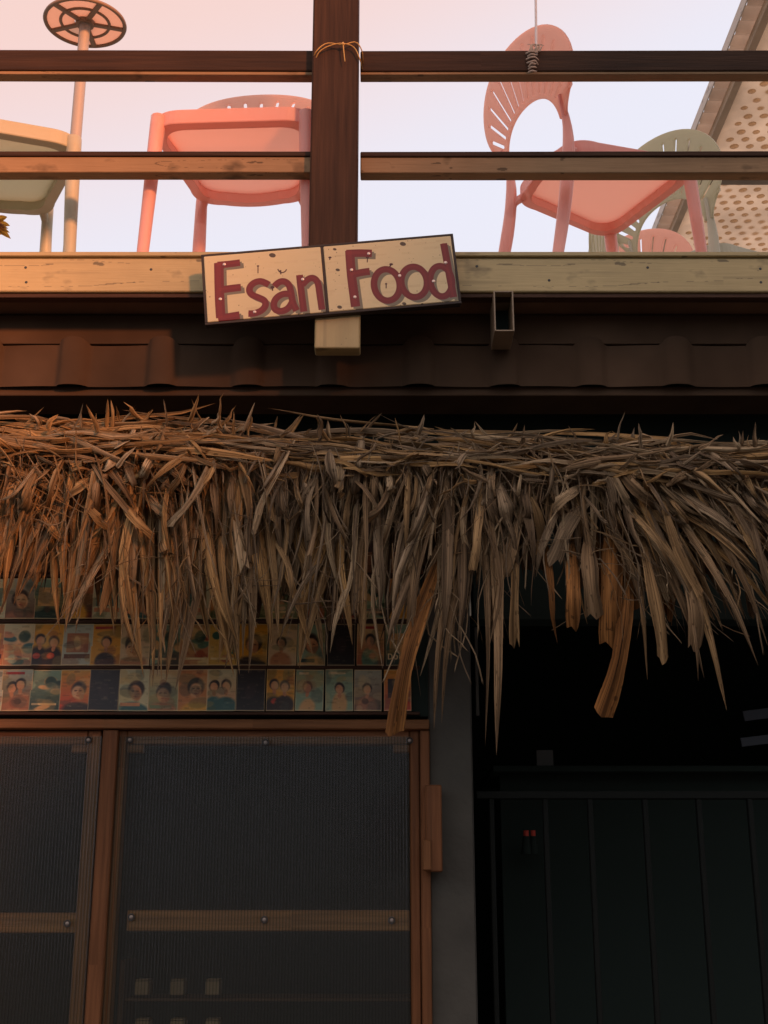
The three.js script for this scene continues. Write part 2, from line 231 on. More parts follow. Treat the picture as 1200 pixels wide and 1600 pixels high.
// ---------------------------------------------------------------- hand painted sign
{
  const z = ZF + 0.062, c = P(516.5, 437, z), k = c.distanceTo(P(517.5, 437, z)), ROT = 5.4 * Math.PI / 180;
  const g = thing('painted_sign', 'hand painted cream sign board with dark red letters, nailed askew on the post', 'sign', c.toArray()); g.rotation.z = ROT;
  const W = 398 * k, H = 122 * k, mid = -9 * k, bd = 4 * k, T = 0.012;
  const cv = document.createElement('canvas'); cv.width = 1592; cv.height = 488; const x = cv.getContext('2d');
  x.fillStyle = '#ead6a2'; x.fillRect(0, 0, 1592, 488);
  for (let i = 0; i < 650; i++) { const a = rnd() * 0.06; x.fillStyle = rnd() < 0.5 ? `rgba(120,90,50,${a})` : `rgba(255,240,210,${a})`; const s = rr(6, 90); x.fillRect(rnd() * 1592, rnd() * 488, s, s * rr(0.05, 0.3)); }
  x.save(); x.translate(796, 244); x.scale(4, 4); x.rotate(ROT); x.scale(0.4, 0.425); x.translate(-591, -236);
  x.lineCap = 'butt'; x.lineJoin = 'round';
  const strokes = [
    [[[153, 172], [158, 260], [163, 330], [170, 395]], 33], [[[148, 181], [190, 178], [236, 171]], 23], [[[160, 283], [200, 277], [243, 272]], 25], [[[160, 398], [200, 391], [242, 384]], 27],
    [[[352, 262], [330, 248], [305, 247], [282, 262], [274, 283], [285, 303], [312, 313], [338, 325], [343, 345], [328, 366], [300, 378], [276, 378]], 22],
    [[[373, 268], [388, 250], [412, 246], [432, 262], [440, 300], [446, 335], [462, 366]], 22], [[[440, 300], [415, 295], [385, 310], [371, 335], [376, 362], [402, 371], [430, 358], [444, 332]], 22],
    [[[470, 222], [478, 290], [490, 370]], 23], [[[482, 262], [500, 238], [525, 232], [543, 250], [550, 300], [560, 362]], 22],
    [[[665, 122], [670, 200], [680, 280], [690, 350]], 32], [[[652, 134], [700, 131], [752, 133]], 27], [[[672, 222], [705, 212], [744, 207]], 25],
  ];
  const ovals = [[811, 262, 50, 64, 22, -0.15], [917, 250, 50, 62, 22, -0.12], [1022, 247, 42, 62, 22, -0.12]];
  strokes.push([[[1034, 92], [1044, 150], [1056, 230], [1070, 312]], 24]);
  const draw = (dx, dy, col, grow) => {
    x.strokeStyle = col;
    for (const [pts, w] of strokes) { x.lineWidth = w + grow; x.beginPath(); x.moveTo(pts[0][0] + dx, pts[0][1] + dy); for (let i = 1; i < pts.length - 1; i++) { const mx = (pts[i][0] + pts[i + 1][0]) / 2, my = (pts[i][1] + pts[i + 1][1]) / 2; x.quadraticCurveTo(pts[i][0] + dx, pts[i][1] + dy, mx + dx, my + dy); } const e = pts[pts.length - 1]; x.lineTo(e[0] + dx, e[1] + dy); x.stroke(); }
    for (const [cx, cy, a, b, w, r] of ovals) { x.lineWidth = w + grow; x.beginPath(); x.ellipse(cx + dx, cy + dy, a, b, r, 0, 7); x.stroke(); }
  };
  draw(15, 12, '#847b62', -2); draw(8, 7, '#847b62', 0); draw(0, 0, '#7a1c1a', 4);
  x.globalAlpha = 0.25; draw(-2, -2, '#a5332a', -14); x.globalAlpha = 1;
  x.strokeStyle = '#4a2018'; x.fillStyle = '#4a2018';   // drips, flecks and old nail marks
  for (const [px, py, l] of [[307, 185, 30], [395, 205, 14], [735, 150, 20], [808, 258, 18], [828, 178, 10], [745, 370, 20], [262, 412, 12], [948, 342, 9], [366, 272, 14], [588, 150, 10]]) { x.lineWidth = rr(3, 6); x.beginPath(); x.moveTo(px, py); x.lineTo(px - rr(-3, 6), py + l); x.stroke(); x.beginPath(); x.ellipse(px, py, rr(4, 8), rr(3, 6), 0, 0, 7); x.fill(); }
  x.lineWidth = 4; x.beginPath(); x.arc(402, 195, 17, 0.2, 3); x.stroke();
  x.fillStyle = '#5a4a35'; for (const [px, py, r] of [[362, 141, 11], [874, 94, 10], [619, 201, 7], [606, 116, 6], [878, 338, 7], [628, 352, 8], [280, 470, 6]]) { x.beginPath(); x.ellipse(px, py, r * 1.2, r * 0.8, 0.2, 0, 7); x.fill(); }
  x.fillStyle = 'rgba(60,40,25,0.5)'; for (let i = 0; i < 160; i++) x.fillRect(rr(90, 1100), rr(60, 440), rr(1, 4), rr(1, 5));
  x.restore();
  const t = new THREE.CanvasTexture(cv); t.colorSpace = THREE.SRGBColorSpace;
  const face = mat([0.86, 0.86, 0.86], { map: t, roughness: 0.5 }), edge = mat([0.055, 0.04, 0.03], { roughness: 0.7, map: grain });
  const panel = (x0, x1) => {
    const b = new RoundedBoxGeometry(x1 - x0, H - 2 * bd, T, 2, 0.0025).translate((x0 + x1) / 2, 0, 0), p = b.attributes.position, uv = b.attributes.uv;
    for (let i = 0; i < p.count; i++) uv.setXY(i, p.getX(i) / W + 0.5, p.getY(i) / H + 0.5); return part('panel', b, face, g);
  };
  panel(-W / 2 + bd, mid - 2.2 * k); panel(mid + 2.2 * k, W / 2 - bd);
  part('backing_board', box(-W / 2 + 0.001, W / 2 - 0.001, -H / 2 + 0.001, H / 2 - 0.001, -T / 2 - 0.012, -T / 2 - 0.001, 0.002), edge, g);
  for (const [a, b, cc, d] of [[-W / 2, W / 2, H / 2 - bd, H / 2], [-W / 2, W / 2, -H / 2, -H / 2 + bd], [-W / 2, -W / 2 + bd, -H / 2 + bd, H / 2 - bd], [W / 2 - bd, W / 2, -H / 2 + bd, H / 2 - bd], [mid - 2.1 * k, mid + 2.1 * k, -H / 2 + bd, H / 2 - bd]]) part('edge_strip', box(a, b, cc, d, -T / 2, T / 2 - 0.001, 0.001), edge, g);
  const cs = Math.cos(ROT), sn = Math.sin(ROT), nail = mat([0.75, 0.6, 0.5], { roughness: 0.35, metalness: 0.5 });
  for (const [px, py] of [[175, 182], [165, 332], [300, 387], [483, 247], [740, 135], [673, 206], [687, 323], [861, 231], [993, 255], [1041, 174]]) { // zoomed pixels, 2.5 to one
    const u = (px - 591) / 2.5, w = (py - 243) / 2.5, lx = u * cs - w * sn, ly = -(u * sn + w * cs);
    part('screw', new THREE.SphereGeometry(0.0042, 10, 6).scale(1, 1, 0.45).translate(lx * k, ly * k, T / 2), nail, g);
  }
}

// ---------------------------------------------------------------- plastic chairs on the terrace
function makeChair(name, label, solid, thin, pos, ry, s, stool) {
  const g = stool ? thing(name, label, 'stool', pos, ry) : thing(name, label, 'chair', pos, ry, 'plastic chairs on the terrace'); g.scale.setScalar(s);
  const rs = (wf, wb, zf, zb, r) => { const h = new THREE.Shape(); h.moveTo(-wf + r, zf); h.lineTo(wf - r, zf); h.quadraticCurveTo(wf, zf, wf - 0.003, zf - r); h.lineTo(wb, zb + r); h.quadraticCurveTo(wb, zb, wb - r, zb - 0.004); h.quadraticCurveTo(0, zb - 0.03, -wb + r, zb - 0.004); h.quadraticCurveTo(-wb, zb, -wb, zb + r); h.lineTo(-wf + 0.003, zf - r); h.quadraticCurveTo(-wf, zf, -wf + r, zf); return h; };
  const flat = (sh, d, y, bev) => new THREE.ExtrudeGeometry(sh, { depth: d, bevelEnabled: bev > 0, bevelSize: bev, bevelThickness: bev, bevelSegments: 2, curveSegments: 10 }).rotateX(Math.PI / 2).translate(0, y, 0); // shape (x, z)
  part('seat', flat(rs(0.196, 0.150, 0.196, -0.168, 0.07), 0.004, 0.446, 0), thin, g);
  const o = rs(0.214, 0.168, 0.216, -0.186, 0.08); o.holes.push(new THREE.Path(rs(0.190, 0.144, 0.190, -0.162, 0.07).getPoints(10)));
  part('seat_rim', flat(o, 0.036, 0.452, 0.004), solid, g);
  for (const sd of [-1, 1]) {
    part('leg', sweep([[sd * 0.212, 0, 0.225], [sd * 0.205, 0.2, 0.215], [sd * 0.2, 0.36, 0.206], [sd * 0.197, 0.446, 0.2]], [0.0155, 0.017, 0.019, 0.021], 12, 12), solid, g);
    part('leg', sweep([[sd * 0.178, 0, -0.28], [sd * 0.164, 0.22, -0.23], [sd * 0.157, 0.4, -0.203], ...(stool ? [[sd * 0.156, 0.448, -0.19]] : [[sd * 0.156, 0.5, -0.203], [sd * 0.161, 0.585, -0.226]])], [0.015, 0.018, 0.0195, 0.017, stool ? 0.016 : 0.007], 18, 12), solid, g);
    part('bracket', sweep([[sd * 0.158, 0.365, -0.207], [sd * 0.15, 0.405, -0.192], [sd * 0.138, 0.428, -0.165]], [0.014, 0.011, 0.014], 8, 8), solid, g);
  }
  if (stool) return g;
  const b = new THREE.Shape(); // balloon back with an arched opening and a fan of slots
  b.moveTo(-0.170, 0.52); b.bezierCurveTo(-0.174, 0.57, -0.238, 0.61, -0.240, 0.685); b.bezierCurveTo(-0.240, 0.79, -0.138, 0.850, 0, 0.850); b.bezierCurveTo(0.138, 0.850, 0.240, 0.79, 0.240, 0.685); b.bezierCurveTo(0.238, 0.61, 0.174, 0.57, 0.170, 0.52);
  b.lineTo(0.142, 0.52); b.bezierCurveTo(0.138, 0.59, 0.09, 0.638, 0, 0.638); b.bezierCurveTo(-0.09, 0.638, -0.138, 0.59, -0.142, 0.52); b.lineTo(-0.170, 0.52);
  const N = 15; for (let i = 0; i < N; i++) {
    const a = (i - (N - 1) / 2) / ((N - 1) / 2), an = a * 1.0, cx = 0, cy = 0.462, dx = Math.sin(an), dy = Math.cos(an), w = 0.0052;
    const k = Math.abs(an) / 0.25, T = [0.352, 0.362, 0.350, 0.305, 0.248], q = Math.min(3, Math.floor(k)), r1 = T[q] + (T[q + 1] - T[q]) * (k - q), r0 = 0.194 - 0.004 * a * a;
    const h = new THREE.Path(); const c = (r, sd) => [cx + dx * r + dy * w * sd, cy + dy * r - dx * w * sd];
    h.moveTo(...c(r0, -1)); h.lineTo(...c((r0 + r1) / 2, -1)); h.lineTo(...c(r1, -1)); h.lineTo(...c(r1 + 0.004, 0)); h.lineTo(...c(r1, 1)); h.lineTo(...c((r0 + r1) / 2, 1)); h.lineTo(...c(r0, 1)); h.lineTo(...c(r0 - 0.004, 0)); h.closePath(); b.holes.push(h);
  }
  const bg = new THREE.ExtrudeGeometry(b, { depth: 0.005, bevelEnabled: true, bevelSize: 0.0008, bevelThickness: 0.0015, bevelSegments: 1, curveSegments: 14 }), p = bg.attributes.position;
  for (let i = 0; i < p.count; i++) { const X = p.getX(i), Y = p.getY(i); p.setZ(i, p.getZ(i) - 0.21 - (Y - 0.52) * 0.19 + 0.3 * X * X - 0.012); }
  bg.computeVertexNormals(); part('backrest', bg, thin, g);
  return g;
}
makeChair('plastic_chair', 'pink plastic chair facing the street, left of the dark post', M.pink, M.pinkThin, [-0.377, DECK, -3.004], -0.05, 0.962);
makeChair('plastic_chair', 'pink plastic chair with fan slotted back, turned sideways, right of the dark post', M.pink, M.pinkThin, [0.576, DECK, -3.078], 2.03, 0.895);
makeChair('plastic_stool', 'sage plastic seat beside the lamp pole, cut by the left picture edge', M.sage, M.sageThin, [-1.055, DECK, -3.042], 0.315, 0.965, true);
makeChair('plastic_chair', 'sage plastic chair close behind the sideways pink chair, its round back showing', M.sage, M.sageThin, [1.08, DECK, -3.73], 2.19, 1.0);
makeChair('plastic_chair', 'small far pink plastic chair, only the top of its slotted back in view', M.pink, M.pinkThin, [1.09, DECK, -4.36], 2.35, 1.0);
makeChair('plastic_chair', 'far sage plastic chair left of the far pink chair, only its back edge in view', M.sage, M.sageThin, [0.545, DECK, -4.08], -1.9, 1.0);

// ---------------------------------------------------------------- round solar lamp on a pole
{
  const z = -4.2, g = thing('solar_lamp', 'round disc lamp on a slim pole behind the chairs', 'lamp post', [0, 0, 0]);
  const top = P(133, 36, z), mid = P(150, 228, z), bx = top.x;
  const hs = mat([0.30, 0.19, 0.12], { roughness: 0.6 }), pl = mat([0.42, 0.36, 0.30], { roughness: 0.5 }), lens = mat([0.95, 0.72, 0.58], { roughness: 1, transmission: 0.8, thickness: 0 });
  part('pole', new THREE.CylinderGeometry(0.012, 0.013, mid.y - DECK + 0.03, 16).translate(bx, (mid.y + DECK) / 2, z), hs, g);
  part('pole_sleeve', new THREE.CylinderGeometry(0.021, 0.0215, top.y - mid.y, 18).translate(bx, (top.y + mid.y) / 2, z), pl, g);
  part('collar', new THREE.CylinderGeometry(0.0225, 0.015, 0.018, 18).translate(bx, mid.y - 0.006, z), hs, g);
  const hd = new THREE.Group(); hd.name = 'lamp_head'; hd.position.set(bx, top.y, z); hd.rotation.set(0.06, 0.3, 0.0); g.add(hd);
  const tor = (r, a) => new THREE.TorusGeometry(r, a, 8, 56).rotateX(Math.PI / 2);
  part('outer_ring', tor(0.152, 0.008), hs, hd); part('inner_ring', tor(0.093, 0.006), hs, hd);
  part('hub', new THREE.CylinderGeometry(0.042, 0.034, 0.035, 24).translate(0, 0.006, 0), hs, hd);
  for (let i = 0; i < 5; i++) {
    const a = i / 5 * 2 * Math.PI; part('spoke', box(0.03, 0.152, -0.006, 0.008, -0.010, 0.010).rotateY(a), hs, hd);
    for (const [r0, r1] of [[0.04, 0.09], [0.096, 0.15]]) {
      const s = new THREE.Shape(); s.absarc(0, 0, r1, a + 0.03, a + 1.2266, false); s.absarc(0, 0, r0, a + 1.2266, a + 0.03, true);
      part('light_panel', new THREE.ExtrudeGeometry(s, { depth: 0.003, bevelEnabled: false, curveSegments: 12 }).rotateX(-Math.PI / 2).translate(0, 0.002, 0), lens, hd);
    }
  }
  part('top_cover', new THREE.RingGeometry(0.001, 0.02, 20).rotateX(-Math.PI / 2).translate(0, 0.03, 0), hs, hd);
}

// ---------------------------------------------------------------- canopy with dimpled lining at the right
{
  const Y = 5.6, X0 = 1.71, X1 = 4.7, zs = [-3.5, -4.44, -5.40, -6.40, -7.45];
  const g = thing('canopy_roof', 'tan canopy roof with dimpled lining and ribbed edge, over the terrace at right', 'canopy');
  const lin = mat([1.0, 0.76, 0.50], { map: spots, roughness: 1, transmission: 0.85, thickness: 0 }), beamM = mat([0.30, 0.22, 0.15], { roughness: 0.6, map: spots }), trim = mat([0.68, 0.50, 0.33], { roughness: 0.6, map: spots }), over = mat([0.85, 0.64, 0.45], { roughness: 1, map: spots, transmission: 0.45, thickness: 0 });
  for (let k = 0; k < 4; k++) {
    const z0 = zs[k] - 0.03, z1 = zs[k + 1] + 0.03, pn = part('lining_panel', uvBox(new THREE.PlaneGeometry(X1 - X0 - 0.09, z0 - z1, 30, 10).rotateX(Math.PI / 2).translate((X0 + 0.09 + X1) / 2, Y, (z0 + z1) / 2)), lin, g), pp = pn.geometry.attributes.position;
    for (let i = 0; i < pp.count; i++) pp.setY(i, Y + 0.006 * Math.sin(pp.getX(i) * 9 + k) * Math.sin(pp.getZ(i) * 7)); pn.geometry.computeVertexNormals();
    const dim = mat([0.95, 0.71, 0.46], { map: spots, roughness: 1, transmission: 0.8, thickness: 0 }), list = [], pitch = 0.082; let row = 0;
    for (let z = z0 - 0.03; z > z1 + 0.02; z -= pitch * 0.86, row++) for (let x = X0 + 0.17 + (row % 2) * pitch / 2; x < Math.min(X1, 3.2); x += pitch) if (rnd() > 0.03) list.push([x + rr(-0.004, 0.004), z + rr(-0.004, 0.004), rr(0.75, 1.1)]);
    const im = new THREE.InstancedMesh(new THREE.SphereGeometry(0.023, 12, 5, 0, Math.PI * 2, Math.PI / 2, Math.PI / 2).scale(1, 0.28, 1), dim, list.length), m4 = new THREE.Matrix4();
    list.forEach(([x, z, s], i) => im.setMatrixAt(i, m4.makeScale(s, s, s).setPosition(x, Y + 0.001, z))); im.name = 'dimple'; im.userData.kind = 'stuff'; pn.add(im);
  }
  for (const z of zs) part('cross_beam', box(X0 + 0.02, X1, Y - 0.035, Y + 0.02, z - 0.026, z + 0.026, 0.004), beamM, g);
  part('edge_rafter', box(X0 + 0.05, X0 + 0.09, Y - 0.022, Y + 0.03, zs[4], zs[0] + 0.1, 0.004), trim, g);
  // wavy sheet on top, waves running across so that the edge shows a row of half rounds
  const n = 420, pos = [], idx = [], uv = []; for (let i = 0; i <= n; i++) { const z = zs[4] - 0.15 + i / n * 4.2, y = Y + 0.052 + 0.017 * Math.cos(z / 0.105 * 2 * Math.PI); for (const x of [X0 - 0.02, X0 + 0.11]) { pos.push(x, y, z); uv.push(x, z); } }
  for (let i = 0; i < n; i++) { const q = i * 2; idx.push(q, q + 1, q + 2, q + 2, q + 1, q + 3); }
  const sg = new THREE.BufferGeometry(); sg.setAttribute('position', new THREE.Float32BufferAttribute(pos, 3)); sg.setAttribute('uv', new THREE.Float32BufferAttribute(uv, 2)); sg.setIndex(idx); sg.computeVertexNormals();
  part('roofing_sheet', sg, over, g);
  part('edge_flashing', box(X0 - 0.035, X0 - 0.028, Y + 0.02, Y + 0.085, zs[4] - 0.1, zs[0], 0.002), mat([0.75, 0.68, 0.6], { roughness: 0.5, map: worn }), g);
  part('bracket', sweep([[2.25, Y - 0.03, -6.33], [2.3, Y - 0.075, -6.33], [2.36, Y - 0.075, -6.33], [2.42, Y - 0.03, -6.33]], [0.02, 0.025, 0.02], 12, 8), trim, g);
  part('support_post', box(X1 - 0.5, X1 - 0.42, DECK - 0.02, Y, zs[4] - 0.05, zs[4] + 0.03), beamM, g);
  part('support_post', box(X1 - 0.5, X1 - 0.42, DECK - 0.02, Y, zs[0] - 0.05, zs[0] + 0.03), beamM, g);
  part('support_post', box(2.36, 2.42, DECK - 0.02, Y, -7.4, -7.34), beamM, g);
  const hang = mat([0.5, 0.36, 0.24], { roughness: 0.7, map: worn });
  for (let k = 0; k < 5; k++) part('torn_edge', sweep([[X0 + 0.0 + k * 0.03, Y + 0.03, -4.9 + k * 0.12], [X0 + 0.03, Y - 0.04 - rr(0, 0.03), -4.82 + k * 0.12], [X0 + 0.12, Y - 0.02, -4.75 + k * 0.12]], [0.02, 0.035, 0.015], 10, 6, 0.25), hang, g);
}

// ---------------------------------------------------------------- potted plant at the left edge
{
  const z = -3.25, c = P(-14, 346, z), g = thing('potted_plant', 'orange leaved plant peeking in at the left picture edge', 'plant', [c.x, DECK, z]);
  part('pot', new THREE.LatheGeometry([[0.001, 0], [0.07, 0], [0.09, 0.12], [0.098, 0.125], [0.098, 0.14], [0.085, 0.14], [0.08, 0.115], [0.001, 0.11]].map((p) => new THREE.Vector2(...p)), 24), mat([0.35, 0.17, 0.1], { map: spots }), g);
  const h = c.y - DECK; part('stem', sweep([[0, 0.1, 0], [0.01, h * 0.6, 0.01], [0, h, 0]], [0.005, 0.003], 10, 6), mat([0.16, 0.18, 0.06]), g);
  const lm = mat([1.0, 0.50, 0.06], { roughness: 0.95, transmission: 0.6, thickness: 0, map: fibre });
  for (let i = 0; i < 26; i++) {
    const a = i * 2.4, el = rr(-0.7, 1.1), L = rr(0.04, 0.062), w = 0.011, pos = [], idx = [], uv = [], d = V(Math.cos(a) * Math.cos(el), Math.sin(el), Math.sin(a) * Math.cos(el)), s = V(-Math.sin(a), 0.3, Math.cos(a)).normalize(), n = d.clone().cross(s).normalize();
    for (let k = 0; k <= 5; k++) { const t = k / 5, ww = w * Math.sin(Math.PI * Math.min(1, t * 0.9 + 0.08)) * 1.1, q = d.clone().multiplyScalar(0.008 + L * t).add(V(0, h - 0.012 * t * t, 0)); for (const e of [-1, 0, 1]) { const r = q.clone().addScaledVector(s, e * ww).addScaledVector(n, Math.abs(e) * ww * 0.3); pos.push(r.x, r.y, r.z); uv.push((e + 1) / 2, t); } }
    for (let k = 0; k < 5; k++) for (let e = 0; e < 2; e++) { const q = k * 3 + e; idx.push(q, q + 1, q + 3, q + 3, q + 1, q + 4); }
    const lg = new THREE.BufferGeometry(); lg.setAttribute('position', new THREE.Float32BufferAttribute(pos, 3)); lg.setAttribute('uv', new THREE.Float32BufferAttribute(uv, 2)); lg.setIndex(idx); lg.computeVertexNormals(); part('leaf', lg, lm, g);
  }
}

// ---------------------------------------------------------------- wooden door frame and two doors with ribbed clear sheet
const rib = tex(64, 4, (x) => 0.5 + 0.5 * Math.cos(x * 2 * Math.PI), [1 / 0.0074, 1], false);
const ribTint = tex(64, 4, (x) => { const w = Math.pow(0.5 + 0.5 * Math.cos(x * 2 * Math.PI), 6); return [0.97 - 0.2 * w, 0.98 - 0.18 * w, 0.95 - 0.2 * w]; }, [1 / 0.0074, 1]);
const ribRough = tex(64, 4, (x) => 0.42 + 0.3 * Math.pow(0.5 + 0.5 * Math.cos(x * 2 * Math.PI), 5), [1 / 0.0074, 1], false);
const clear = mat([0.82, 0.86, 0.78], { map: ribTint, roughness: 0.6, roughnessMap: ribRough, transmission: 0.97, thickness: 0, bumpMap: rib, bumpScale: 0.0016, specularIntensity: 0.6 });
const screwM = mat([0.32, 0.29, 0.25], { roughness: 0.5, metalness: 0.6 });
{
  const z = ZW, fr = thing('door_frame', 'reddish wooden door frame below the picture cards', 'door frame');
  part('lintel', bar(-260, 1130, 671, 1131.5, z + 0.02, 0.023, 0.09), M.woodLight, fr);
  part('mullion', slab(161, 1140, 185, 1900, z + 0.012, 0.07), M.wood, fr);
  part('jamb', slab(656, 1141, 671, 1900, z + 0.012, 0.07), M.wood, fr);
  const screw = (g, px, py, zz) => { const c = P(px, py, zz); part('screw', new THREE.SphereGeometry(0.0048, 10, 6).scale(1, 1, 0.4).translate(c.x, c.y, zz), screwM, g); part('washer', new THREE.TorusGeometry(0.007, 0.0014, 6, 14).translate(c.x, c.y, zz), M.darkMetal, g); };
  const door = (name, label, x0, x1, sl, sr, railY0, railY1, scr) => {
    const g = thing(name, label, 'door'), zd = z - 0.004;
    part('stile', slab(x0, 1141, x0 + sl, 1900, zd, 0.04), M.wood, g); part('stile', slab(x1 - sr, 1141, x1, 1900, zd, 0.04), M.wood, g);
    part('top_rail', slab(x0 + sl, 1141, x1 - sr, 1163, zd - 0.001, 0.038), M.wood, g);
    part('middle_rail', slab(x0 + sl, railY0, x1 - sr, railY1, zd - 0.001, 0.036), M.woodLight, g);
    part('gusset', slab(x0 + sl, 1163, x0 + sl + 26, 1176, zd - 0.002, 0.02), M.wood, g); part('gusset', slab(x1 - sr - 26, 1163, x1 - sr, 1176, zd - 0.002, 0.02), M.wood, g);
    const a = P(x0 + 8, 1151, zd), b = P(x1 - 12, 1900, zd), pg = new THREE.PlaneGeometry(b.x - a.x, a.y - b.y), uv = pg.attributes.uv;
    for (let i = 0; i < uv.count; i++) uv.setXY(i, uv.getX(i) * (b.x - a.x), uv.getY(i) * (a.y - b.y));
    part('ribbed_sheet', pg.translate((a.x + b.x) / 2, (a.y + b.y) / 2, zd + 0.004), clear, g);
    for (const [px, py] of scr) screw(g, px, py, zd + 0.006);
    return g;
  };
  door('door', 'wooden door with ribbed clear sheet, wider one right of the mullion', 186, 655, 13, 15, 1422, 1455, [[203, 1156], [415, 1160], [640, 1157], [205, 1433], [413, 1437], [612, 1438]]);
  door('door', 'wooden door with ribbed clear sheet, cut by the left picture edge', -180, 159, 14, 21, 1426, 1458, [[138, 1156], [105, 1443]]);
  const bl = thing('wooden_latch', 'rough wooden block fixed across door jamb and grey wall', 'latch');
  part('block', slab(664, 1226, 690, 1362, z + 0.045, 0.032), M.wood, bl); part('small_block', slab(660, 1312, 674, 1360, z + 0.052, 0.02), M.woodLight, bl);
}

// ---------------------------------------------------------------- board of picture cards above the doors
{
  const z = ZW + 0.0, COLS = 16, CW = 64, CH = 96, cv = document.createElement('canvas'); cv.width = COLS * CW; cv.height = 3 * CH; const x = cv.getContext('2d');
  const pal = [['#d9b35a', '#b06a44', '#3c6a5c'], ['#e2cf9a', '#56806f', '#a3532f'], ['#cf8c58', '#e7b24d', '#5f2b25'], ['#cfd2b8', '#3f6e78', '#d59a78'], ['#e0a63a', '#33261f', '#c7442e'], ['#8fb0a0', '#d8b07c', '#27403a'], ['#ddc7a8', '#c08860', '#7a8f6a'], ['#b9c6c4', '#b07a5e', '#6b4a35']];
  const blob = (a, b, rx, ry, c) => { // soft-edged spot of ink
    x.save(); x.translate(a, b); x.rotate(rr(-0.3, 0.3)); x.scale(rx, ry); const q = x.createRadialGradient(rr(-0.3, 0.3), rr(-0.4, 0.2), 0.1, 0, 0, 1.12); q.addColorStop(0, c); q.addColorStop(0.72, c); q.addColorStop(1, c + '00'); x.fillStyle = q; x.beginPath(); x.arc(0, 0, 1.15, 0, 7); x.fill(); x.restore();
  };
  for (let r = 0; r < 3; r++) for (let c = 0; c < COLS; c++) {
    const ox = c * CW, oy = r * CH, p = pal[Math.floor(rnd() * pal.length)], kind = rnd(); x.save(); x.beginPath(); x.rect(ox, oy, CW, CH); x.clip();
    const darkCard = (r === 2 && (c === 4 || c === 9)) || (r === 1 && c === 12);
    const gr = x.createLinearGradient(0, oy, 0, oy + CH); gr.addColorStop(0, darkCard ? '#2a2220' : p[0]); gr.addColorStop(1, darkCard ? '#1c1a1a' : rnd() < 0.5 ? p[0] : p[2]); x.fillStyle = gr; x.fillRect(ox, oy, CW, CH);
    if (darkCard) { blob(ox + 32, oy + 50, 12, 20, '#33282a'); } else if (kind < 0.22) { // close-up face
      const hx = ox + 32 + rr(-8, 8), hy = oy + rr(46, 58); blob(hx, oy + 98, 34, 22, p[1]); blob(hx + rr(-3, 3), hy - 7, rr(15, 18), rr(18, 22), '#33261f'); blob(hx + rr(-2, 2), hy + rr(-1, 2), rr(12, 14), rr(16, 19), ['#dcab84', '#cf9a72', '#e2b896'][Math.floor(rnd() * 3)]); blob(hx + rr(4, 8), hy + 4, 6, 14, '#b98560'); blob(hx - 5, hy - 3, 3.2, 1.6, '#6a4430'); blob(hx + 5, hy - 3, 3.2, 1.6, '#6a4430'); blob(hx, hy + 9, 4, 1.6, '#b06050'); blob(hx - 1, hy + 3, 2.2, 3, '#c48c66'); if (rnd() < 0.6) { x.fillStyle = p[2]; x.fillRect(ox + 5, oy + rr(76, 84), rr(26, 52), 8); }
    } else if (kind < 0.34) { // full figure before a landscape
      blob(ox + 32, oy + 88, 44, 20, '#5a6a44'); blob(ox + rr(10, 54), oy + 30, 22, 12, '#c9d2c0'); const hx = ox + rr(24, 40); blob(hx, oy + 66, 10, 26, p[1]); blob(hx, oy + 52, 11, 13, p[2]); blob(hx, oy + 34, 6, 7.5, '#dba680'); blob(hx, oy + 29, 6.5, 5, '#2b211d');
    } else if (kind < 0.62) { // a portrait-like print: head, hair, shoulders
      const n = rnd() < 0.3 ? 2 : 1; for (let k = 0; k < n; k++) { const hx = ox + (n > 1 ? 20 + k * 24 : 32) + rr(-5, 5), hy = oy + rr(36, 48); blob(hx, oy + CH - rr(4, 14), rr(17, 27), rr(20, 34), p[1]); blob(hx, hy - 4, 11, 13, '#2b211d'); blob(hx, hy, 8.5, 11, '#d9a27c'); blob(hx, hy + 14, 4, 7, '#c98f6c'); if (rnd() < 0.5) blob(hx + rr(-8, 8), oy + 74, 8, 7, p[2]); }
      if (rnd() < 0.6) { x.fillStyle = rnd() < 0.5 ? '#e9dcc0' : '#a8322a'; x.fillRect(ox + 8, oy + 6, rr(20, 46), 6); }
    } else if (kind < 0.85) { for (let k = 0; k < 9; k++) blob(ox + rnd() * CW, oy + rr(20, 96), rr(6, 18), rr(4, 12), p[Math.floor(rnd() * 3)]); blob(ox + rr(20, 44), oy + 30, 12, 14, '#2f4a3c'); x.fillStyle = '#ecdcb4'; x.fillRect(ox + 6, oy + 78, 50, 5); }
    else { x.fillStyle = p[1]; x.fillRect(ox + 10, oy + 22, 44, 44); blob(ox + 32, oy + 46, 7, 17, '#ddb98e'); x.fillStyle = p[2]; x.fillRect(ox + 6, oy + 70, 52, 10); }
    if (!darkCard) for (let k = 0; k < 7; k++) { x.globalAlpha = 0.35; blob(ox + rnd() * CW, oy + rnd() * CH, rr(6, 26), rr(5, 20), ['#e3c684', '#c9a25e', '#5b6a4a', '#8a4a30', '#d8c9a0', '#3e4a46'][Math.floor(rnd() * 6)]); x.globalAlpha = 1; }
    for (let k = 0; k < 90; k++) { x.fillStyle = `rgba(${rnd() < 0.5 ? '255,240,210' : '40,25,15'},${rnd() * 0.16})`; x.fillRect(ox + rnd() * CW, oy + rnd() * CH, rr(2, 16), rr(1, 5)); }
    if (r === 1 && c === 14) { x.fillStyle = '#f0e0c0'; x.font = 'bold 20px sans-serif'; x.fillText('Doun', ox + 4, oy + 82); x.font = '8px sans-serif'; }
    x.strokeStyle = 'rgba(235,220,190,0.7)'; x.lineWidth = 3; x.strokeRect(ox + 1, oy + 1, CW - 2, CH - 2); x.restore();
  }
